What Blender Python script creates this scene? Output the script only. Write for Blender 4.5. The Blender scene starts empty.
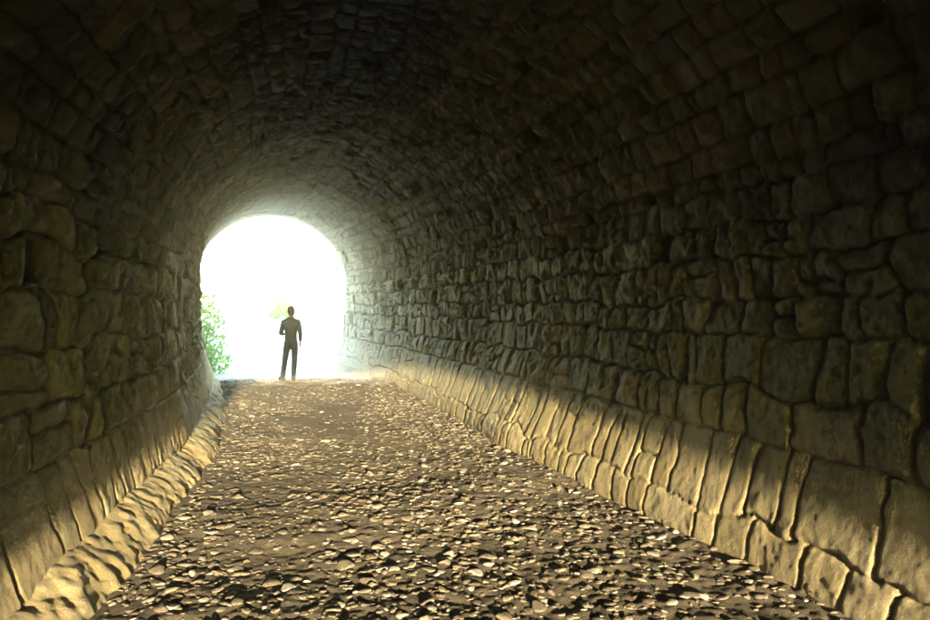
import bpy, bmesh, math, random
import numpy as np
from mathutils import Vector, Matrix

R = math.radians
scene = bpy.context.scene
COL = scene.collection
random.seed(7)
rng = np.random.default_rng(11)

# ------------------------------------------------------------------ camera, sky, sun, exposure
EYE = 1.75
CAM_YAW = R(14.7)
cam_d = bpy.data.cameras.new('camera')
cam = bpy.data.objects.new('camera', cam_d)
COL.objects.link(cam)
cam.location = (0, 0, EYE)
cam.rotation_euler = (R(90 - 0.3), 0, -CAM_YAW)
cam_d.lens = 28
cam_d.sensor_width = 36
cam_d.clip_start = 0.05
cam_d.clip_end = 5000
scene.camera = cam

SUN_EL = R(7.0)
SUN_HEAD = R(1.2)         # heading the light travels to (0 = +Y, positive = towards +X)
world = bpy.data.worlds.new('World')
scene.world = world
world.use_nodes = True
wn = world.node_tree
sky = wn.nodes.new('ShaderNodeTexSky')
sky.sky_type = 'NISHITA'
sky.sun_disc = False
sky.sun_elevation = SUN_EL
sky.sun_rotation = R(180) + SUN_HEAD
sky.air_density = 1.2
sky.dust_density = 0.0
sky.ozone_density = 1.0
bg = wn.nodes.get('Background') or wn.nodes.new('ShaderNodeBackground')
bg.inputs['Strength'].default_value = 0.15
wn.links.new(sky.outputs['Color'], bg.inputs['Color'])
outw = wn.nodes.get('World Output') or wn.nodes.new('ShaderNodeOutputWorld')
wn.links.new(bg.outputs['Background'], outw.inputs['Surface'])

sun_d = bpy.data.lights.new('sun', 'SUN')
sun = bpy.data.objects.new('sun', sun_d)
COL.objects.link(sun)
sun_d.energy = 2.5
sun_d.angle = R(0.8)
sun_d.color = (1.0, 0.84, 0.58)      # low sun, reddened and weakened by the air
sdir = Vector((math.sin(SUN_HEAD) * math.cos(SUN_EL), math.cos(SUN_HEAD) * math.cos(SUN_EL), -math.sin(SUN_EL)))
sun.rotation_euler = sdir.to_track_quat('-Z', 'Y').to_euler()
sun.location = (0, -40, 12)

vs = scene.view_settings
vs.view_transform = 'Standard'
vs.look = 'None'
vs.exposure = 4.7
vs.gamma = 1.0
vs.use_curve_mapping = False
cy = scene.cycles
cy.use_denoising = True
cy.max_bounces = 10
cy.diffuse_bounces = 7
cy.sample_clamp_indirect = 3.0

# ------------------------------------------------------------------ helpers
def tag(o, label=None, cat=None, group=None, kind=None):
    if label: o['label'] = label
    if cat: o['category'] = cat
    if group: o['group'] = group
    if kind: o['kind'] = kind
    return o

def empty(name, loc=(0, 0, 0), rz=0.0):
    o = bpy.data.objects.new(name, None)
    o.location = loc
    o.rotation_euler = (0, 0, rz)
    COL.objects.link(o)
    return o

def np_mesh(name, verts, faces, smooth=True):
    """verts (n,3), faces (m,k) with constant k"""
    verts = np.ascontiguousarray(verts, dtype=np.float32)
    faces = np.ascontiguousarray(faces, dtype=np.int32)
    me = bpy.data.meshes.new(name)
    m, k = faces.shape
    me.vertices.add(len(verts))
    me.vertices.foreach_set('co', verts.ravel())
    me.loops.add(m * k)
    me.loops.foreach_set('vertex_index', faces.ravel())
    me.polygons.add(m)
    me.polygons.foreach_set('loop_start', np.arange(0, m * k, k, dtype=np.int32))
    me.polygons.foreach_set('use_smooth', np.full(m, smooth))
    me.update(calc_edges=True)
    me.validate()
    return me

def link(name, me, mat=None, parent=None):
    o = bpy.data.objects.new(name, me)
    COL.objects.link(o)
    if mat is not None:
        me.materials.clear()
        me.materials.append(mat)
    if parent is not None: o.parent = parent
    return o

def attr(me, name, vals):
    a = me.attributes.new(name, 'FLOAT', 'POINT')
    a.data.foreach_set('value', np.ascontiguousarray(vals, dtype=np.float32).ravel())

def _h(ix, iy, seed):
    n = (ix.astype(np.int64) * 374761393 + iy.astype(np.int64) * 668265263 + seed * 974634721) & 0xffffffff
    n = ((n ^ (n >> 13)) * 1274126177) & 0xffffffff
    n = (n ^ (n >> 16)) & 0xffffffff
    n = (n * 2246822519) & 0xffffffff
    n = n ^ (n >> 15)
    return (n & 0xffffff) / float(0xffffff)

def noise(x, y, seed=0):
    x = np.asarray(x, dtype=np.float64); y = np.asarray(y, dtype=np.float64)
    ix = np.floor(x); iy = np.floor(y)
    fx = x - ix; fy = y - iy
    fx = fx * fx * (3 - 2 * fx); fy = fy * fy * (3 - 2 * fy)
    a = _h(ix, iy, seed); b = _h(ix + 1, iy, seed); c = _h(ix, iy + 1, seed); d = _h(ix + 1, iy + 1, seed)
    return (a + (b - a) * fx) * (1 - fy) + (c + (d - c) * fx) * fy - 0.5

def fbm(x, y, seed=0, octv=3):
    t = 0; a = 1.0
    for i in range(octv):
        t = t + a * noise(np.asarray(x) * 2 ** i + 17.3 * i, np.asarray(y) * 2 ** i - 9.1 * i, seed + i)
        a *= 0.5
    return t

# ------------------------------------------------------------------ materials
def new_mat(name):
    m = bpy.data.materials.new(name)
    m.use_nodes = True
    nt = m.node_tree
    b = nt.nodes['Principled BSDF']
    b.inputs['Roughness'].default_value = 0.9
    b.inputs['Specular IOR Level'].default_value = 0.2
    return m, nt, b

def N(nt, t, **kw):
    n = nt.nodes.new(t)
    for k, v in kw.items(): setattr(n, k, v)
    return n

def noise_node(nt, vec, scale, detail=4, rough=0.6):
    n = N(nt, 'ShaderNodeTexNoise')
    n.inputs['Scale'].default_value = scale
    n.inputs['Detail'].default_value = detail
    n.inputs['Roughness'].default_value = rough
    nt.links.new(vec, n.inputs['Vector'])
    return n.outputs['Fac']

def ramp(nt, fac, stops):
    r = N(nt, 'ShaderNodeValToRGB')
    el = r.color_ramp.elements
    while len(el) > 1: el.remove(el[-1])
    el[0].position = stops[0][0]; el[0].color = (*stops[0][1], 1)
    for p, c in stops[1:]:
        e = el.new(p); e.color = (*c, 1)
    nt.links.new(fac, r.inputs['Fac'])
    return r.outputs['Color']

def mixc(nt, fac, a, b, mode='MIX'):
    m = N(nt, 'ShaderNodeMix', data_type='RGBA', blend_type=mode)
    for s, v in ((m.inputs['Factor'], fac), (m.inputs['A'], a), (m.inputs['B'], b)):
        if hasattr(v, 'is_linked') or isinstance(v, bpy.types.NodeSocket): nt.links.new(v, s)
        elif isinstance(v, (int, float)): s.default_value = v
        else: s.default_value = (*v, 1)
    return m.outputs['Result']

def maprange(nt, v, a, b, c=0.0, d=1.0):
    m = N(nt, 'ShaderNodeMapRange')
    m.inputs['From Min'].default_value = a; m.inputs['From Max'].default_value = b
    m.inputs['To Min'].default_value = c; m.inputs['To Max'].default_value = d
    nt.links.new(v, m.inputs['Value'])
    return m.outputs['Result']

def bump(nt, b, h, strength, dist):
    bp = N(nt, 'ShaderNodeBump')
    bp.inputs['Strength'].default_value = strength
    bp.inputs['Distance'].default_value = dist
    nt.links.new(h, bp.inputs['Height'])
    nt.links.new(bp.outputs['Normal'], b.inputs['Normal'])

def coords(nt):
    return N(nt, 'ShaderNodeTexCoord').outputs['Object']

def fattr(nt, name):
    a = N(nt, 'ShaderNodeAttribute'); a.attribute_name = name
    return a.outputs['Fac']

def masonry_mat(name, stops, moss=0.5, soot=False, base=None, rough=0.58, spec=0.22):
    m, nt, b = new_mat(name)
    co = coords(nt)
    tone = fattr(nt, 'tone')
    c = ramp(nt, tone, stops)
    n1 = noise_node(nt, co, 9, 6, 0.65)
    c = mixc(nt, maprange(nt, n1, 0.3, 0.7), c, (0.5, 0.45, 0.34), 'OVERLAY')
    n2 = noise_node(nt, co, 1.3, 5, 0.65)
    f = maprange(nt, n2, 0.48, 0.68, 0.0, moss)
    c = mixc(nt, f, c, (0.042, 0.054, 0.010))
    n4 = noise_node(nt, co, 2.6, 5, 0.7)
    c = mixc(nt, maprange(nt, n4, 0.56, 0.7, 0.0, 0.45), c, (0.13, 0.08, 0.032))
    if soot:
        n3 = noise_node(nt, co, 0.9, 6, 0.72)
        s = N(nt, 'ShaderNodeMath', operation='MULTIPLY_ADD')
        nt.links.new(n3, s.inputs[0]); s.inputs[1].default_value = 1.0
        nt.links.new(fattr(nt, 'soot'), s.inputs[2])
        c = mixc(nt, maprange(nt, s.outputs[0], 0.70, 0.92, 0.0, 0.92), c, (0.010, 0.010, 0.011))
    if base:        # sunlit strip put into the colour: paler low stones with an uneven upper limit
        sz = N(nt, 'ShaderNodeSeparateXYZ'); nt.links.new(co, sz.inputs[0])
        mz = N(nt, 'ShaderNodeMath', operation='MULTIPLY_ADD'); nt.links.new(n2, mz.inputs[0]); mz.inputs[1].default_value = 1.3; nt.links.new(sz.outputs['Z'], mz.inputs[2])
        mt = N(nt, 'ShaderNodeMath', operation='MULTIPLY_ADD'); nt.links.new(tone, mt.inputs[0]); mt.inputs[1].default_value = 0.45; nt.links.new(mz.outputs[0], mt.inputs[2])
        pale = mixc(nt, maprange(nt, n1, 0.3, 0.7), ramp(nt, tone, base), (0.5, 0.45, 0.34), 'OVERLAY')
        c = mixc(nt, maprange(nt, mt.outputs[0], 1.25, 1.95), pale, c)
    # daylight glow of the exit painted as paler stone towards the far end
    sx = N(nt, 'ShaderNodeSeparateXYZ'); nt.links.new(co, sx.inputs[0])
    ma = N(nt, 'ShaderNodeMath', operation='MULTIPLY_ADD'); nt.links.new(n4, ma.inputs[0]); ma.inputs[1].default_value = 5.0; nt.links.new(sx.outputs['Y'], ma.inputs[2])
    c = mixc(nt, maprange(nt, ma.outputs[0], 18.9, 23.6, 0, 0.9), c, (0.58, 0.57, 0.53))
    nt.links.new(c, b.inputs['Base Color'])
    b.inputs['Roughness'].default_value = rough
    b.inputs['Specular IOR Level'].default_value = spec
    h = noise_node(nt, co, 22, 9, 0.8)
    bump(nt, b, h, 1.0, 0.05)
    return m

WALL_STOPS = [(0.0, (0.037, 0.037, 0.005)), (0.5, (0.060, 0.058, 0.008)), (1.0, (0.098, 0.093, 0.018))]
SUNLIT_BASE_STOPS = [(0.0, (0.215, 0.175, 0.085)), (0.6, (0.27, 0.225, 0.118)), (1.0, (0.33, 0.28, 0.165))]
WALLM = masonry_mat('wall_stone', WALL_STOPS, 0.6, True, SUNLIT_BASE_STOPS)
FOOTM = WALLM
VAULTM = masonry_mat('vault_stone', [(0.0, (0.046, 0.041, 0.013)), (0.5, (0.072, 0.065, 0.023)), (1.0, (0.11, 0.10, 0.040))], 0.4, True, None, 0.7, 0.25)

# ------------------------------------------------------------------ tunnel layout
Y_NEAR, Y_MASK, Y_FAR = -15.0, -3.0, 23.0
def xc(y):
    y = np.asarray(y, dtype=np.float64)
    return 1.2 - 0.0036 * np.clip(y - 4, 0, 60) ** 2

def widen(y, px):
    """the bore narrows towards the middle of the tunnel, more on the left than on the right"""
    y = np.asarray(y, dtype=np.float64)
    k = np.clip(8.7 - y, 0, 14)
    return np.where(px < 0, px / 2.02 * 0.085 * k, px / 2.02 * 0.004 * k)

def floor_z(y):
    y = np.asarray(y, dtype=np.float64)
    t = np.clip((y - 17.0) / 7.0, 0, 1)
    return -0.45 * t * t * (3 - 2 * t)

HS = 2.4
prof = [(-2.0, -0.7), (-2.02, 0.0), (-2.11, 0.4), (-2.19, 0.8), (-2.24, 1.2), (-2.26, 1.8), (-2.26, HS)]
for i in range(1, 60):
    a = math.pi * (1 - i / 60)
    prof.append((2.26 * math.cos(a), HS + 2.2 * math.sin(a)))
prof += [(-x, z) for x, z in reversed(prof[:7])]
prof = np.array(prof)
seg = np.hypot(*np.diff(prof, axis=0).T)
S = np.concatenate([[0], np.cumsum(seg)])
LEN = S[-1]
def z2s(z): return float(np.interp(z, prof[:7, 1], S[:7]))
s_foot, s_spring = z2s(0.78), z2s(HS)

# course boundaries, left base -> crown -> right base
r2 = random.Random(5)
def walls_courses():
    out = [z2s(-0.7), z2s(0.22), s_foot]
    s = s_foot
    while s < s_spring - 0.5:
        s += r2.uniform(0.26, 0.40); out.append(s)
    out[-1] = min(out[-1], s_spring - 0.25)
    out.append(s_spring)
    return out
left = walls_courses()
right = [LEN - v for v in reversed(walls_courses())]
nv = int((right[0] - left[-1]) / 0.225)
vault_b = list(np.linspace(left[-1], right[0], nv + 1) + np.concatenate([[0], rng.uniform(-.05, .05, nv - 1), [0]]))
CB = np.array(left + vault_b[1:-1] + right)
NC = len(CB) - 1
joints = []
for i in range(NC):
    mid = 0.5 * (CB[i] + CB[i + 1])
    if mid < s_foot or mid > LEN - s_foot: lo, hi = 0.28, 0.66
    elif mid < s_spring or mid > LEN - s_spring: lo, hi = 0.22, 0.62
    else: lo, hi = 0.22, 0.46
    y = Y_NEAR - 1 - r2.random(); js = []
    while y < Y_FAR + 2:
        js.append(y); y += r2.uniform(lo, hi)
    joints.append(np.array(js))

def stone_disp(s, y):
    """returns inward displacement, tone for arrays s, y"""
    edge = np.clip(np.minimum(np.abs(s - s_foot), np.abs(s - (LEN - s_foot))) / 0.2, 0.25, 1)
    vw = np.where((s > s_spring) & (s < LEN - s_spring), 0.45, 1.0)
    sw = s + vw * edge * 0.11 * fbm(y * 2.3, s * 1.3, 21, 3)
    yw = y + vw * 0.09 * fbm(y * 1.6 + 40, s * 3.0, 31, 3)
    # keep borders between parts on their course lines
    ci = np.clip(np.searchsorted(CB, sw, side='right') - 1, 0, NC - 1)
    disp = np.zeros_like(s); tone = np.zeros_like(s)
    for i in range(NC):
        k = np.nonzero(ci == i)[0]
        if len(k) == 0: continue
        js = joints[i]; n = len(js)
        q = np.clip(np.searchsorted(js, yw[k], side='right') - 1, 0, n - 2)
        y0 = js[q]; y1 = js[q + 1]
        s0, s1 = CB[i], CB[i + 1]
        rid = q * 131 + i * 7919
        rr0 = lambda sd: _h(rid, rid * 0 + sd, 3)
        s0 = np.full(len(k), s0); s1 = np.full(len(k), s1)
        # some stones are split in two, upright or lying
        cut = y0 + (y1 - y0) * (0.3 + 0.4 * rr0(12)); sp = (rr0(11) > 0.5) & (y1 - y0 > 0.36)
        hi = sp & (yw[k] > cut); y1 = np.where(sp & ~hi, cut, y1); y0 = np.where(hi, cut, y0)
        cut = s0 + (s1 - s0) * (0.35 + 0.35 * rr0(14)); sp = (rr0(13) > 0.84) & (s1 - s0 > 0.24)
        hi2 = sp & (sw[k] > cut); s1 = np.where(sp & ~hi2, cut, s1); s0 = np.where(hi2, cut, s0)
        rid = rid * 4 + hi * 1 + hi2 * 2
        rr = lambda sd: _h(rid, rid * 0 + sd, 4)
        dy = np.minimum(yw[k] - y0, y1 - yw[k]); ds = np.minimum(sw[k] - s0, s1 - sw[k])
        d = -np.log(np.exp(-dy / 0.014) + np.exp(-ds / 0.014)) * 0.014     # smooth min: rounded corners
        d = np.clip(d, 0, 1)
        ny = (yw[k] - 0.5 * (y0 + y1)) / (y1 - y0) * 2
        ns = (sw[k] - 0.5 * (s0 + s1)) / (s1 - s0) * 2
        mid = 0.5 * (CB[i] + CB[i + 1])
        vault = s_spring < mid < LEN - s_spring
        foot = mid < s_foot or mid > LEN - s_foot
        # the lowest stones are worn nearly flush
        wz = np.clip((np.minimum(s[k], LEN - s[k]) - z2s(0.50)) / 0.5, 0, 1)
        amp = 0.46 if vault else 0.10 + 0.50 * wz
        jw = 0.016 if not foot else 0.013
        # hewn face: the lowest of four random planes gives crisp facets
        face = np.full(len(k), 9.0)
        for pl in range(4):
            gy = (rr(20 + pl) - 0.5) * 2; gs = (rr(30 + pl) - 0.5) * 2
            face = np.minimum(face, 0.030 + 0.045 * rr(40 + pl) + 0.05 * (gy * ny + gs * ns))
        v = amp * (0.030 * (1 - np.exp(-(d / 0.012) ** 1.5)) + 0.045 * (rr(1) - 0.5) + face)
        v -= 0.042 * np.exp(-(d / jw) ** 2) * (0.3 + 1.2 * rr(4) ** 2) * (0.55 if foot else 0.9)
        # a few stones have fallen out or spalled
        v -= np.where(rr(5) > (0.955 if not foot else 2.0), 0.12 * (1 - np.exp(-(d / 0.03) ** 2)), 0)
        disp[k] = v
        tone[k] = rr(6)
    rgh = np.clip(noise(y * 0.8, s * 0.8, 77) + 0.8, 0.3, 1.3)
    footw = np.clip((np.minimum(s, LEN - s) - z2s(0.5)) / 0.5, 0, 1) * 0.75 + 0.25
    disp += rgh * footw * (0.040 * fbm(y * 4.5, s * 4.5, 51, 4) + 0.022 * fbm(y * 13, s * 13, 61, 2) - 0.045 * np.abs(fbm(y * 7, s * 7, 66, 3)))
    disp += 0.008 * footw * fbm(y * 31, s * 31, 68, 2)
    disp += 0.08 * footw * fbm(y * 0.45, s * 0.45, 71, 2)
    return disp, tone

ys = np.concatenate([np.arange(Y_NEAR, 1.6, 0.08), np.arange(1.6, 6, 0.014), np.arange(6, 9, 0.02), np.arange(9, 15, 0.03), np.arange(15, Y_FAR, 0.045), [Y_FAR]])
def lining(name, sa, sb, mat, parent, step=0.015):
    ss = np.linspace(sa, sb, max(8, int((sb - sa) / step)))
    SS, YY = np.meshgrid(ss, ys)
    s, y = SS.ravel(), YY.ravel()
    d, tone = stone_disp(s, y)
    px = np.interp(s, S, prof[:, 0]); pz = np.interp(s, S, prof[:, 1])
    e = 0.05
    tx = np.interp(s + e, S, prof[:, 0]) - np.interp(s - e, S, prof[:, 0])
    tz = np.interp(s + e, S, prof[:, 1]) - np.interp(s - e, S, prof[:, 1])
    l = np.hypot(tx, tz) + 1e-9
    nx, nz = tz / l, -tx / l           # inward
    # the base course steps forward further along the tunnel
    fl = np.clip((s_foot + 0.35 - s) / 1.0, 0, 1) * np.clip(y - 8.7, 0, 9) * 0.016
    fr = np.clip((s - (LEN - s_foot - 0.35)) / 1.0, 0, 1) * np.interp(y, [-1.0, 9.0, 17.0], [-0.16, 0.30, 0.06])
    X = xc(y) + px + widen(y, px) + nx * d + fl - fr
    Z = pz + nz * d
    # fade the soot: strongest round the crown
    so = np.clip(1 - np.abs(s - LEN * 0.47) / 2.6, 0, 1) * 0.55 * np.clip((16 - y) / 6, 0.25, 1)
    so = np.maximum(so, 0.36 * np.clip(1 - np.abs(s - (LEN - s_spring - 0.2)) / 1.9, 0, 1) * np.clip((6.6 - y) / 2.0, 0, 1))
    so = np.maximum(so, 0.36 * np.clip(1 - np.abs(s - (s_spring + 0.6)) / 1.6, 0, 1) * np.clip((8.5 - y) / 2.5, 0, 1))
    v = np.stack([X, y, Z], 1)
    nr, ncol = SS.shape
    idx = np.arange(nr * ncol).reshape(nr, ncol)
    f = np.stack([idx[:-1, :-1], idx[:-1, 1:], idx[1:, 1:], idx[1:, :-1]], -1).reshape(-1, 4)
    me = np_mesh(name, v, f)
    attr(me, 'tone', tone); attr(me, 'soot', so)
    return link(name, me, mat, parent)

tunnel = empty('stone_tunnel', (1.2, Y_NEAR, 0))
tag(tunnel, 'old rough stone railway tunnel with bulging masonry walls and an arched vault', 'tunnel')
inv = Matrix.Translation((-1.2, -Y_NEAR, 0))
def tpart(o):
    o.parent = tunnel; o.matrix_parent_inverse = inv
    return o
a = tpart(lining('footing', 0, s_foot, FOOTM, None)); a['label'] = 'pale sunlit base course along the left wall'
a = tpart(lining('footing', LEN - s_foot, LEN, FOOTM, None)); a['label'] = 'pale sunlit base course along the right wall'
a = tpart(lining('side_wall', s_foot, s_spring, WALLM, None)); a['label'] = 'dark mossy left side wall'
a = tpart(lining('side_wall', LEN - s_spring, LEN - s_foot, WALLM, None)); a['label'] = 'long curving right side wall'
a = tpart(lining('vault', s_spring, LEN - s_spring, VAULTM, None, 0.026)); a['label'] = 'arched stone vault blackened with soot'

# a low worn kerb of the same stone runs along the foot of the left wall
kp = np.array([(-0.10, 0.27), (0.0, 0.225), (0.10, 0.155), (0.19, 0.07), (0.25, -0.03), (0.28, -0.25)])
kd = np.concatenate([[0], np.cumsum(np.hypot(*np.diff(kp, axis=0).T))])
ks = np.linspace(0, kd[-1], 36); ky = np.concatenate([np.arange(-2.9, 1.6, 0.08), np.arange(1.6, 17.2, 0.022)])
KS, KY = np.meshgrid(ks, ky)
k_, y_ = KS.ravel(), KY.ravel()
kx = np.interp(k_, kd, kp[:, 0]) + 0.07 * fbm(y_ * 1.7, k_ * 2, 401, 3) + 0.03 * fbm(y_ * 9, k_ * 9, 402, 3)
kz = np.interp(k_, kd, kp[:, 1]) + 0.035 * fbm(y_ * 1.7, k_ * 0 + 3, 403, 3) + 0.022 * fbm(y_ * 12, k_ * 12, 404, 3) - 0.016 * np.abs(fbm(y_ * 4, k_ * 5, 405, 3))
kX = xc(y_) - 2.04 + widen(y_, np.full_like(y_, -2.04)) + kx + np.clip(y_ - 8.7, 0, 9) * 0.006
kv = np.stack([kX, y_, kz + floor_z(y_)], 1)
idx = np.arange(KS.size).reshape(KS.shape)
kf = np.stack([idx[:-1, :-1], idx[:-1, 1:], idx[1:, 1:], idx[1:, :-1]], -1).reshape(-1, 4)
me = np_mesh('kerb', kv, kf)
attr(me, 'tone', 0.5 + 0.8 * noise(y_ * 2.2, y_ * 0, 409)); attr(me, 'soot', np.zeros(len(kv)))
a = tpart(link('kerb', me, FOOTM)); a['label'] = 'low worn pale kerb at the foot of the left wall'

# ------------------------------------------------------------------ portal faces (outside, both ends)
def portal_face(name, y, thick, width, top, hole):
    """wall slab with a hole polygon (list of (x,z)) open at the base"""
    bm = bmesh.new()
    outer = [(-width, -1.2), (-width, top), (width, top), (width, -1.2)]
    ring = outer + hole[::-1]
    cx = float(xc(y))
    vf = [bm.verts.new((cx + x, y, z)) for x, z in ring]
    f = bm.faces.new(vf)
    r = bmesh.ops.extrude_face_region(bm, geom=[f])
    for g in r['geom']:
        if isinstance(g, bmesh.types.BMVert): g.co.y += thick
    bmesh.ops.recalc_face_normals(bm, faces=bm.faces)
    me = bpy.data.meshes.new(name); bm.to_mesh(me); bm.free()
    attr(me, 'tone', np.full(len(me.vertices), 0.6)); attr(me, 'soot', np.zeros(len(me.vertices)))
    return tpart(link(name, me, FOOTM))
arch = [(x * 1.03, z if z > 0 else -1.2) for x, z in prof[1:-1]]
portal_face('portal_face', Y_FAR + 0.003, 0.7, 9.4, 6.2, arch)
# unseen wall added behind the camera; its low arch trims the sun to a strip
def wall_x(y, side): return float(xc(y) + side * 2.06 + widen(y, side * 2.06))
near = [(wall_x(Y_MASK, -1) - .12, -1.2)]
cxn = float(xc(Y_MASK))
te, th = math.tan(SUN_EL), math.tan(SUN_HEAD)
lp, rp = [], []
for k in range(0, 20):
    y = Y_MASK + 19.5 * k / 19
    D = y - Y_MASK
    zl = float(np.interp(y, [4, 10, 17], [0.60, 0.50, 0.40])); zr = float(np.interp(y, [4, 10, 17], [0.56, 0.52, 0.48]))
    xl = wall_x(y, -1) - D * th; xr = wall_x(y, 1) - D * th
    if not lp or xl > lp[-1][0] + .004: lp.append((xl, zl + D * te))
    if not rp or xr < rp[-1][0] - .004: rp.append((xr, zr + D * te))
ztop = min(lp[-1][1], rp[-1][1]) if False else 2.75
near += [(lp[0][0] - .12, lp[0][1])] + lp + [(lp[-1][0] + 0.12, ztop), (rp[-1][0] - 0.12, ztop)] + rp[::-1] + [(rp[0][0] + .12, rp[0][1]), (rp[0][0] + .12, -1.2)]
near = [(x - cxn, min(z, ztop)) for x, z in near]
portal_face('sun_mask_wall', Y_MASK - 0.25, 0.247, 3.6, 4.9, near)
portal_face('portal_face', Y_NEAR - 0.703, 0.7, 9.4, 6.2, [(x * 1.75, z * 1.03 if z > 0 else -1.2) for x, z in prof[1:-1]])

# ------------------------------------------------------------------ tunnel floor
def earth_mat(name, c0, c1, c2, sc=1.0, exit_glow=False):
    m, nt, b = new_mat(name)
    co = coords(nt)
    n1 = noise_node(nt, co, 1.6 * sc, 6, 0.65)
    c = ramp(nt, n1, [(0.3, c0), (0.55, c1), (0.75, c2)])
    n2 = noise_node(nt, co, 28 * sc, 5, 0.7)
    c = mixc(nt, maprange(nt, n2, 0.3, 0.7, 0, 0.6), c, (0.45, 0.40, 0.30), 'OVERLAY')
    if exit_glow:        # pale gravel tone paints the bright daylight on the floor near the exit
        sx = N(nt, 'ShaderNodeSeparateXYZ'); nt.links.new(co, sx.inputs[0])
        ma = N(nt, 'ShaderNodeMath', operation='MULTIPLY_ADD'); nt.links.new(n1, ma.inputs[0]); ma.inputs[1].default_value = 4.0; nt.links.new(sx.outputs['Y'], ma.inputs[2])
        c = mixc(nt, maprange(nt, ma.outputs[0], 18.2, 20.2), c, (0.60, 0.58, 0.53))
    nt.links.new(c, b.inputs['Base Color'])
    bump(nt, b, noise_node(nt, co, 45 * sc, 8, 0.75), 1.0, 0.035)
    return m
FLOORM = earth_mat('rubble_earth', (0.068, 0.056, 0.036), (0.098, 0.081, 0.052), (0.135, 0.115, 0.078), 1.0, True)

def floor_h(x, y):
    x = np.asarray(x, dtype=np.float64); y = np.asarray(y, dtype=np.float64)
    u = x - xc(y)
    z = floor_z(y) + 0.045 * fbm(x * 0.8, y * 0.8, 81, 3) + 0.012 * fbm(x * 4.5, y * 4.5, 91, 2) + 0.016 * fbm(x * 17, y * 17, 93, 2)
    ul = u + 2.05 + 0.085 * np.clip(8.7 - y, 0, 14)            # distance from the left wall
    bank = np.clip(1.2 - ul / 0.55, 0, 1)
    z = floor_z(y) + (z - floor_z(y)) * (1 - 0.75 * bank)
    z = z + (1 - 0.8 * bank) * 0.018 * np.abs(fbm(x * 8, y * 8, 95, 3))
    z = z + 0.20 * 0.15 * np.clip(1 - np.abs(ul) / 0.42, 0, 1) ** 0.8 + 0.012 * bank * fbm(x * 14, y * 14, 97, 3)         # soil banked against the left wall
    z = z - 0.05 * np.exp(-((u - 1.6) / 0.3) ** 2)
    z = z + 0.05 * np.exp(-((y - 16.6) / 1.0) ** 2)
    return z - 0.02

fy = np.concatenate([np.arange(Y_NEAR - 0.6, 1.5, 0.08), np.arange(1.5, 10, 0.022), np.arange(10, 18, 0.04), np.arange(18, 25.2, 0.07)])
fu = np.concatenate([np.linspace(-3.6, -2.7, 8, endpoint=False), np.arange(-2.7, 2.5, 0.022), np.linspace(2.5, 3.4, 8)])
FU, FY = np.meshgrid(fu, fy)
FU = FU * (1 + 0.0)
u, y = FU.ravel(), FY.ravel()
x = xc(y) + u
v = np.stack([x, y, floor_h(x, y)], 1)
idx = np.arange(FU.size).reshape(FU.shape)
f = np.stack([idx[:-1, :-1], idx[:-1, 1:], idx[1:, 1:], idx[1:, :-1]], -1).reshape(-1, 4)
fo = link('tunnel_floor', np_mesh('tunnel_floor', v, f), FLOORM)
tag(fo, kind='structure')

# ------------------------------------------------------------------ outside ground, path, hill over the tunnel
PALE = earth_mat('pale_gravel', (0.60, 0.58, 0.53), (0.66, 0.64, 0.59), (0.72, 0.70, 0.65), 0.5)
GRASSY = earth_mat('grassy_earth', (0.07, 0.09, 0.03), (0.10, 0.12, 0.045), (0.14, 0.15, 0.07), 0.3)

def grid(xs, ys_, fn):
    GX, GY = np.meshgrid(xs, ys_)
    gx, gy = GX.ravel(), GY.ravel()
    gx2, gz = fn(gx, gy)
    idx = np.arange(GX.size).reshape(GX.shape)
    f = np.stack([idx[:-1, :-1], idx[:-1, 1:], idx[1:, 1:], idx[1:, :-1]], -1).reshape(-1, 4)
    return np.stack([gx2, gy, gz], 1), f
gx = np.concatenate([-np.geomspace(400, 8, 30), np.linspace(-6, 6, 20), np.geomspace(8, 400, 30)])
gy = np.concatenate([-np.geomspace(400, 14, 24), np.linspace(-12, 60, 90), np.geomspace(64, 400, 24)])
v, f = grid(gx, gy, lambda X, Y: (X, -0.62 + 0.10 * fbm(X * .3, Y * .3, 5, 3) - 0.35 * (np.abs(X - 1) < 6) * ((Y < 23) & (Y > -15))))
tag(link('ground', np_mesh('ground', v, f), PALE), kind='structure')

def hill_z(X, Y):
    c = xc(np.clip(Y, -15, 23)); u = np.abs(X - c)
    h = 6.1 * np.exp(-(X / 55) ** 2) + 0.6 * fbm(X * .15, Y * .15, 3, 3)
    over = np.maximum(np.clip(Y - 23.4, 0, None), np.clip(-15.3 - Y, 0, None))
    return np.maximum(h - over * 1.4, -1.6)
hx = np.concatenate([np.linspace(-90, -8, 40), np.linspace(-7.5, 8.5, 81), np.linspace(9, 90, 40)])
hy = np.concatenate([np.linspace(-21, -15.6, 12), [-15.22], np.linspace(-15.0, 23, 40), [23.38], np.linspace(23.6, 31, 22)])
v, f = grid(hx, hy, lambda X, Y: (X, hill_z(X, Y)))
fc = v[f].mean(1)
cutf = (np.abs(fc[:, 0] - xc(np.clip(fc[:, 1], -15, 23))) < 4.3) & ((fc[:, 1] < -15.1)) | ((fc[:, 1] > 23.2) & (np.abs(fc[:, 0]) < 9.0))
f = f[~cutf]                       # the approach cuttings stay open
tag(link('hillside', np_mesh('hillside', v, f), GRASSY), kind='structure')

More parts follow.
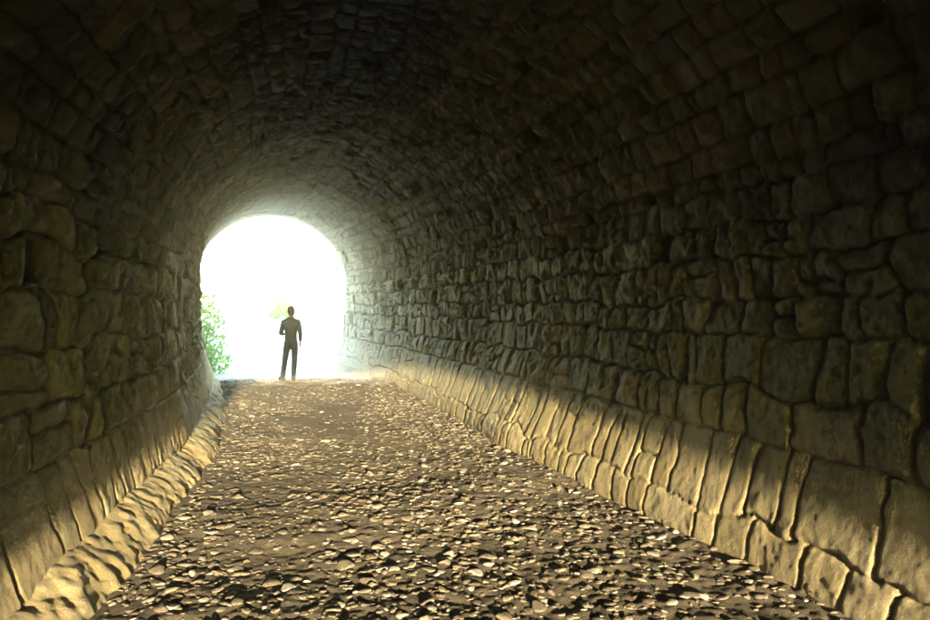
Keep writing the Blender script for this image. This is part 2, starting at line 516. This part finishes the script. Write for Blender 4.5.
# ------------------------------------------------------------------ loose stones
def stone_mat(name, stops):
    m, nt, b = new_mat(name)
    co = coords(nt)
    t = fattr(nt, 'tone')
    oi = N(nt, 'ShaderNodeObjectInfo')
    ad = N(nt, 'ShaderNodeMath', operation='ADD'); nt.links.new(t, ad.inputs[0]); nt.links.new(oi.outputs['Random'], ad.inputs[1])
    fr = N(nt, 'ShaderNodeMath', operation='FRACT'); nt.links.new(ad.outputs[0], fr.inputs[0])
    c = ramp(nt, fr.outputs[0], stops)
    n = noise_node(nt, co, 26, 5, 0.65)
    c = mixc(nt, maprange(nt, n, 0.3, 0.7, 0, 0.7), c, (0.48, 0.44, 0.36), 'OVERLAY')
    nt.links.new(c, b.inputs['Base Color'])
    bump(nt, b, noise_node(nt, co, 55, 5, 0.7), 0.6, 0.01)
    return m
PALEST = stone_mat('pale_stone', [(0.0, (0.15, 0.13, 0.092)), (0.5, (0.185, 0.168, 0.128)), (1.0, (0.25, 0.23, 0.19))])
TANST = stone_mat('tan_stone', [(0.0, (0.066, 0.052, 0.031)), (0.4, (0.086, 0.069, 0.042)), (0.75, (0.105, 0.090, 0.064)), (1.0, (0.094, 0.072, 0.056))])
GREYST = stone_mat('brown_stone', [(0.0, (0.07, 0.058, 0.04)), (0.5, (0.10, 0.085, 0.055)), (1.0, (0.13, 0.11, 0.08))])

def rock_base(sub, seed):
    bm = bmesh.new()
    bmesh.ops.create_icosphere(bm, subdivisions=sub, radius=1.0)
    bm.verts.ensure_lookup_table()
    v = np.array([p.co[:] for p in bm.verts]); f = np.array([[q.index for q in p.verts] for p in bm.faces])
    bm.free()
    r = np.random.default_rng(seed)
    for _ in range(11):                       # chop flat facets
        n = r.normal(size=3); n /= np.linalg.norm(n)
        d = r.uniform(0.35, 0.75)
        k = v @ n - d
        v -= np.outer(np.clip(k, 0, None) * 0.9, n)
    v *= 1 + 0.10 * fbm(v[:, 0] * 2 + seed, v[:, 1] * 2 + v[:, 2] * 1.7, seed, 2)[:, None]
    v *= np.array([1.0, r.uniform(.6, .95), r.uniform(.20, .42)])
    return v, f
ROCKS = [rock_base(2, 100 + i) for i in range(14)]
ROCKS_HI = [rock_base(3, 300 + i) for i in range(14)]

# scatter: (x, y, size, variant, yaw, tilt, tone)
pts = []
rs = random.Random(3)
def clear(x, y, s, lim=0.8):
    return True
NST = 17000
for i in range(NST):
    t = rs.random()
    y = 1.9 + 16.2 * (t ** 1.15)
    u = rs.uniform(-2.25, 2.02)
    dens = float(fbm(u * 0.8 + 5, y * 0.55, 201, 2))
    rightness = 0.25 * (u > 0.7)
    if rs.random() > 0.60 + dens * 1.3 + rightness: continue
    if u < -1.80 - 0.085 * max(0, 8.7 - y): continue
    s = 0.016 + 0.022 * rs.random() + 0.055 * rs.random() ** 7
    pts.append([float(xc(y)) + u, y, s, rs.randrange(14), rs.uniform(0, 6.28), rs.uniform(-.3, .3), rs.random() ** (0.75 if u > -0.6 and y < 9 else 1.7), ''])
# stones one can single out in the photograph
def at(px, py):
    d = 723 * EYE / (py - 306.0)
    lat = (px - 465) / 723 * d
    ca, sa = math.cos(CAM_YAW), math.sin(CAM_YAW)
    return lat * ca + d * sa, d * ca - lat * sa
for px, py, w, lab in [
    (377, 508, 17, 'whitest chunky stone in the middle of the tunnel floor'),
    (436, 527, 17, 'pale upright stone right of the dark hollow in the tunnel floor'),
    (209, 515, 17, 'pale grey block standing by the left edge of the rubble'),
    (212, 534, 22, 'flat pinkish stone just in front of the pale grey block at left'),
    (379, 545, 16, 'bright oval stone above the dark hollow in the tunnel floor'),
    (382, 568, 18, 'yellowish stone at the near end of the dark hollow'),
    (411, 563, 18, 'large yellow stone right of the dark hollow'),
    (514, 581, 18, 'orange tinted pale stone alone on the bare earth near the bottom'),
    (350, 540, 18, 'round tan stone left of the dark hollow'),
    (205, 599, 15, 'yellow stone near the bottom left corner of the rubble'),
    (532, 525, 18, 'long flat tan stone on bare earth towards the right')]:
    X, Y = at(px, py)
    d = 723 * EYE / (py - 306.0)
    pts.append([X, Y, 0.5 * w / 723 * d, rs.randrange(14), rs.uniform(-.4, .4), rs.uniform(-.2, .2), 0.97, lab])
key = [(1e9 if p[7] else p[2] / math.hypot(p[0], p[1])) for p in pts]
order = sorted(range(len(pts)), key=lambda i: -key[i])
singles, rest = order[:300], order[300:]

def stone_matrix(p, sink=0.34):
    x, y, s, k, yaw, tilt, tone, lab = p
    z = float(floor_h(x, y)) + s * (0.40 - sink)
    return Matrix.Translation((x, y, z)) @ Matrix.Rotation(yaw, 4, 'Z') @ Matrix.Rotation(tilt, 4, 'X') @ Matrix.Scale(s, 4)

rock_me = {}
def rock_mesh(k, cls):
    if (k, cls) not in rock_me:
        v, f = ROCKS_HI[k]
        me = np_mesh('stone', v, f)
        attr(me, 'tone', np.zeros(len(v)))
        me.materials.append({'pale': PALEST, 'tan': TANST, 'brown': GREYST}[cls])
        rock_me[(k, cls)] = me
    return rock_me[(k, cls)]
for i in singles:
    p = pts[i]
    cls = 'pale' if p[6] > 0.72 else ('tan' if p[6] > 0.3 else 'brown')
    o = bpy.data.objects.new('loose_stone', rock_mesh(p[3], cls))
    COL.objects.link(o)
    o.matrix_world = stone_matrix(p)
    u = p[0] - float(xc(p[1]))
    zone = ('near the foot of the left wall', 'in the middle of the tunnel', 'near the foot of the right wall')[0 if u < -0.7 else (1 if u < 0.9 else 2)]
    col = {'pale': 'pale cream', 'tan': 'dusty tan', 'brown': 'dark brownish'}[cls]
    if p[7]:
        tag(o, p[7], 'stone', 'loose stones on the tunnel floor')
    else:
        tag(o, f'{col} loose stone among the rubble {zone}', 'stone', f'{col} loose stones {zone}')

def merged(name, ids, mat, cls):
    V, F, T = [], [], []; off = 0
    for i in ids:
        p = pts[i]
        v, f = ROCKS[p[3]]
        M = np.array(stone_matrix(p, 0.36))
        V.append(v @ M[:3, :3].T + M[:3, 3]); F.append(f + off); off += len(v)
        T.append(np.full(len(v), (p[6] * 7.13) % 1.0))
    return np.concatenate(V), np.concatenate(F), np.concatenate(T)
V, F, T = merged('gravel', rest, TANST, 'tan')
me = np_mesh('gravel', V, F)
attr(me, 'tone', T)
g = link('gravel', me, None)
for m in (TANST, GREYST, PALEST): me.materials.append(m)
nf = len(ROCKS[0][1])
mi = np.repeat(np.array([2 if pts[i][6] > 0.86 else (0 if pts[i][6] > 0.35 else 1) for i in rest], dtype=np.int32), nf)
me.polygons.foreach_set('material_index', mi)
tag(g, 'small broken stones and gravel strewn over the tunnel floor', 'gravel', kind='stuff')

# ------------------------------------------------------------------ foliage outside
def leaf_mat(name, c0, c1):
    m, nt, b = new_mat(name)
    co = coords(nt)
    c = ramp(nt, noise_node(nt, co, 3.0, 3), [(0.35, c0), (0.65, c1)])
    nt.links.new(c, b.inputs['Base Color'])
    b.inputs['Roughness'].default_value = 0.6
    tr = N(nt, 'ShaderNodeBsdfTranslucent'); nt.links.new(c, tr.inputs['Color'])
    mx = N(nt, 'ShaderNodeMixShader'); mx.inputs[0].default_value = 0.4
    nt.links.new(b.outputs[0], mx.inputs[1]); nt.links.new(tr.outputs[0], mx.inputs[2])
    nt.links.new(mx.outputs[0], nt.nodes['Material Output'].inputs['Surface'])
    return m
LEAF = leaf_mat('leaf', (0.17, 0.33, 0.10), (0.31, 0.49, 0.20))
BARK, _nt, _b = new_mat('bark')
_b.inputs['Base Color'].default_value = (0.14, 0.10, 0.06, 1)

def leaves(n, blobs, size, seed):
    r = np.random.default_rng(seed)
    V, F = [], []
    w = np.array([b[3] ** 2 for b in blobs]); w /= w.sum()
    for i in range(n):
        b = blobs[r.choice(len(blobs), p=w)]
        d = r.normal(size=3); d /= np.linalg.norm(d)
        c = np.array(b[:3]) + d * b[3] * r.uniform(0.35, 1.0) ** 0.6 * np.array([1, 1, .85])
        t = r.normal(size=3); t[2] -= 0.4; t /= np.linalg.norm(t)
        q = np.cross(t, r.normal(size=3)); q /= np.linalg.norm(q)
        nn = np.cross(t, q)
        L = size * r.uniform(.6, 1.3); W = L * 0.32
        o = len(V)
        V += [c, c + t * L * .45 + q * W + nn * W * .3, c + t * L, c + t * L * .45 - q * W + nn * W * .3]
        F.append([o, o + 1, o + 2, o + 3])
    return np.array(V), np.array(F)

def tube(bm, pts_, radii, n=7):
    prev = None
    for j, (p, r_) in enumerate(zip(pts_, radii)):
        p = Vector(p)
        d = (Vector(pts_[min(j + 1, len(pts_) - 1)]) - Vector(pts_[max(j - 1, 0)])).normalized()
        a = d.orthogonal().normalized(); b = d.cross(a)
        ring = [bm.verts.new(p + (a * math.cos(2 * math.pi * k / n) + b * math.sin(2 * math.pi * k / n)) * r_) for k in range(n)]
        if prev:
            for k in range(n): bm.faces.new((prev[k], prev[(k + 1) % n], ring[(k + 1) % n], ring[k]))
        prev = ring
    bm.faces.new(prev)

def plant(name, loc, stems, blobs, n, size, label, cat, seed, trunkname='stem', crownname='foliage'):
    root = empty(name, loc)
    bm = bmesh.new()
    for st in stems: tube(bm, st[0], st[1])
    me = bpy.data.meshes.new(trunkname); bm.to_mesh(me); bm.free()
    link(trunkname, me, BARK, root)
    v, f = leaves(n, blobs, size, seed)
    link(crownname, np_mesh(crownname, v, f, False), LEAF, root)
    tag(root, label, cat)
    return root
plant('leafy_bush', (-2.35, 25.2, -0.62),
      [([(0, 0, -.1), (.1, 0, .8), (.25, .1, 1.9)], [.05, .04, .015]), ([(0, 0, -.1), (-.3, .1, .9), (-.5, 0, 2.2)], [.05, .035, .012]),
       ([(0, 0, 0), (.3, -.1, .6), (.6, -.1, 1.2)], [.03, .025, .01])],
      [(-.1, 0, .6, .6), (.35, 0, 1.1, .55), (-.3, 0, 1.5, .7), (.3, -.1, 1.9, .5), (.0, .1, 2.5, .5), (-.5, 0, 2.7, .5), (.55, 0, 0.5, .45)],
      2600, 0.13, 'bright green leafy bush at the left edge of the tunnel exit', 'bush', 5)
plant('young_tree', (0.6, 46, -0.62),
      [([(0, 0, -.1), (.02, 0, .9), (.1, 0, 2.2)], [.06, .05, .02]), ([(.02, 0, 1.0), (-.4, .1, 1.7), (-.6, 0, 2.1)], [.04, .03, .012])],
      [(-.2, 0, 2.2, .42), (-.6, 0, 1.9, .36), (.2, .1, 1.9, .34), (-.25, .1, 2.55, .28)],
      2600, 0.17, 'small pale green tree far outside behind the standing person', 'tree', 9, 'trunk', 'crown')

# ------------------------------------------------------------------ person
def cloth(name, col, rough=0.85):
    m, nt, b = new_mat(name)
    co = coords(nt)
    c = mixc(nt, noise_node(nt, co, 14, 4), tuple(k * 0.8 for k in col), tuple(min(1, k * 1.2) for k in col))
    nt.links.new(c, b.inputs['Base Color'])
    b.inputs['Roughness'].default_value = rough
    b.inputs['Specular IOR Level'].default_value = 0.02
    bump(nt, b, noise_node(nt, co, 30, 4), 0.4, 0.01)
    return m
SKIN = cloth('skin', (0.42, 0.27, 0.19), 0.6)
SHIRT = cloth('dark_shirt', (0.022, 0.025, 0.030))
TROUS = cloth('dark_trousers', (0.016, 0.018, 0.022))
SHOE = cloth('dark_shoe', (0.03, 0.026, 0.022))
HAIR = cloth('dark_hair', (0.02, 0.015, 0.012))

def skinned(name, nodes, edges, mat, parent, sub=2, root=0):
    """nodes: list of (x,y,z,rx[,ry])"""
    me = bpy.data.meshes.new(name)
    me.from_pydata([n[:3] for n in nodes], edges, [])
    o = bpy.data.objects.new(name, me)
    COL.objects.link(o)
    md = o.modifiers.new('skin', 'SKIN'); md.use_smooth_shade = True
    if not me.skin_vertices: me.skin_vertices.new()
    for i, n in enumerate(nodes):
        sv = me.skin_vertices[0].data[i]
        sv.radius = (n[3], n[4] if len(n) > 4 else n[3]); sv.use_root = (i == root)
    sb = o.modifiers.new('sub', 'SUBSURF'); sb.levels = sub; sb.render_levels = sub
    dg = bpy.context.evaluated_depsgraph_get(); dg.update()
    m2 = bpy.data.meshes.new_from_object(o.evaluated_get(dg))
    bpy.data.objects.remove(o); bpy.data.meshes.remove(me)
    m2.name = name
    for p in m2.polygons: p.use_smooth = True
    return link(name, m2, mat, parent)

def make_person(loc, rz):
    root = empty('person', loc, rz)
    # x right, y forward (facing), z up; feet at z=0
    hipL, hipR = (-.09, 0, .90), (.09, 0, .90)
    kneeL, kneeR = (-.14, .02, .49), (.085, .02, .49)
    ankL, ankR = (-.20, -.02, .08), (.055, -.02, .08)
    toeL, toeR = (-.23, .14, .035), (.075, .15, .035)
    shL, shR = (-.17, -.01, 1.395), (.17, -.01, 1.395)
    elL, elR = (-.25, -.05, 1.12), (.215, -.05, 1.12)
    wrL, wrR = (-.12, .20, 1.10), (.225, .05, .89)
    body = [(0, 0, .93, .13, .10), (0, 0, 1.08, .125, .09), (0, -.005, 1.25, .15, .10), (0, -.01, 1.40, .12, .085), (0, .0, 1.49, .055), (0, .01, 1.54, .052),
            (0, .015, 1.60, .076, .092), (0, .01, 1.67, .088, .104), (0, .005, 1.735, .062, .074),
            (*shL, .06), (*elL, .042), (*wrL, .028), (*shR, .06), (*elR, .042), (*wrR, .028),
            (*hipL, .085), (*kneeL, .055), (*ankL, .038), (*toeL, .03), (*hipR, .085), (*kneeR, .055), (*ankR, .038), (*toeR, .03)]
    e = [(0, 1), (1, 2), (2, 3), (3, 4), (4, 5), (5, 6), (6, 7), (7, 8), (3, 9), (9, 10), (10, 11), (3, 12), (12, 13), (13, 14),
         (0, 15), (15, 16), (16, 17), (17, 18), (0, 19), (19, 20), (20, 21), (21, 22)]
    nodes = list(body); edges = list(e)
    def hand(wr_i, d, palm_n, thumb_side):
        w = Vector(nodes[wr_i][:3]); d = Vector(d).normalized(); n = Vector(palm_n); n = (n - d * n.dot(d)).normalized()
        sd = d.cross(n)
        base = w + d * .075
        nodes.append((*base, .032, .02)); bi = len(nodes) - 1; edges.append((wr_i, bi))
        for j, (off, L) in enumerate(((-.03, .068), (-.01, .078), (.01, .073), (.03, .056))):
            a_ = base + sd * off * thumb_side * -1 + d * .022
            b_ = a_ + d * L * .5 + n * L * .12
            c_ = b_ + d * L * .38 + n * L * .32
            for q, r_ in ((a_, .0095), (b_, .0085), (c_, .007)):
                nodes.append((*q, r_))
            k = len(nodes) - 3
            edges.extend([(bi, k), (k, k + 1), (k + 1, k + 2)])
        t0 = w + d * .03 + sd * .03 * thumb_side
        t1 = t0 + d * .035 + sd * .022 * thumb_side + n * .012
        t2 = t1 + d * .028 + n * .012
        k = len(nodes)
        for q, r_ in ((t0, .013), (t1, .01), (t2, .008)): nodes.append((*q, r_))
        edges.extend([(wr_i, k), (k, k + 1), (k + 1, k + 2)])
    hand(11, (.75, .55, .12), (.2, -.5, -.6), 1)
    hand(14, (-.05, .15, -1), (-1, .1, 0), -1)
    bo = skinned('person_body', nodes, edges, SKIN, root)
    # face: nose, brow, eyes, ears, mouth as small forms merged into the body mesh region are children kept tiny
    fb = bmesh.new()
    def blob(c, r, s=(1, 1, 1)):
        bmesh.ops.create_icosphere(fb, subdivisions=2, radius=r, matrix=Matrix.Translation(c) @ Matrix.Diagonal((*s, 1)))
    blob((0, .105, 1.615), .016, (.8, 1.1, 1.6)); blob((-.078, 0, 1.625), .022, (.45, .8, 1.3)); blob((.078, 0, 1.625), .022, (.45, .8, 1.3))
    blob((0, .088, 1.575), .02, (1.3, .6, .4)); blob((-.03, .085, 1.642), .013); blob((.03, .085, 1.642), .013)
    me = bpy.data.meshes.new('face'); fb.to_mesh(me); fb.free()
    for p in me.polygons: p.use_smooth = True
    link('face', me, SKIN, root)
    # shirt
    sn = [(0, 0, .82, .17, .135), (0, 0, .96, .162, .128), (0, 0, 1.08, .145, .115), (0, -.005, 1.25, .18, .125), (0, -.01, 1.40, .15, .10), (0, 0, 1.50, .068), (0, .005, 1.545, .066),
          (*shL, .078), (*elL, .056), (wrL[0] - .02, wrL[1] - .03, wrL[2], .04), (*shR, .078), (*elR, .056), (wrR[0], wrR[1] - .02, wrR[2] + .04, .04)]
    skinned('shirt', sn, [(0, 1), (1, 2), (2, 3), (3, 4), (4, 5), (5, 6), (4, 7), (7, 8), (8, 9), (4, 10), (10, 11), (11, 12)], SHIRT, root)
    tn = [(0, 0, 1.06, .145, .116), (0, 0, .90, .155, .125), (*hipL[:2], .82, .10), (*kneeL, .072), (ankL[0], ankL[1], .06, .06),
          (*hipR[:2], .82, .10), (*kneeR, .072), (ankR[0], ankR[1], .06, .06)]
    skinned('trousers', tn, [(0, 1), (1, 2), (2, 3), (3, 4), (1, 5), (5, 6), (6, 7)], TROUS, root)
    for an, to in ((ankL, toeL), (ankR, toeR)):
        skinned('shoe', [(an[0] + .006, an[1] - .045, .05, .055, .055), (an[0], an[1] + .02, .055, .06, .06), (to[0], to[1] - .03, .045, .062, .048), (to[0], to[1] + .05, .036, .05, .038)],
                [(0, 1), (1, 2), (2, 3)], SHOE, root)
    skinned('hair', [(0, -.05, 1.535, .055, .03), (0, -.055, 1.60, .075, .05), (0, -.04, 1.67, .096, .08), (0, -.005, 1.735, .088, .10), (0, .06, 1.735, .065, .05)], [(0, 1), (1, 2), (2, 3), (3, 4)], HAIR, root)
    tag(root, 'person in dark clothes standing in the exit, silhouetted against white daylight', 'person')
    return root
PX, PY = 291, 378
pd = 17.4
lat = (PX - 465) / 723 * pd
px_ = lat * math.cos(CAM_YAW) + pd * math.sin(CAM_YAW); py_ = pd * math.cos(CAM_YAW) - lat * math.sin(CAM_YAW)
make_person((px_, py_, float(floor_h(px_, py_))), R(5))

# ------------------------------------------------------------------ dusty air in and around the tunnel
bm = bmesh.new()
bmesh.ops.create_cube(bm, size=1.0, matrix=Matrix.Translation((0, 0, 3.6)) @ Matrix.Diagonal((900, 900, 12.8, 1)))
me = bpy.data.meshes.new('haze'); bm.to_mesh(me); bm.free()
hm = bpy.data.materials.new('haze'); hm.use_nodes = True
hn = hm.node_tree; hn.nodes.clear()
ho = hn.nodes.new('ShaderNodeOutputMaterial'); pv = hn.nodes.new('ShaderNodeVolumePrincipled')
pv.inputs['Color'].default_value = (0.95, 0.97, 0.95, 1)
pv.inputs['Density'].default_value = 0.0042
pv.inputs['Anisotropy'].default_value = 0.88
hn.links.new(pv.outputs['Volume'], ho.inputs['Volume'])
tag(link('haze', me, hm), 'thin dusty air glowing round the bright exit', 'haze', kind='stuff')
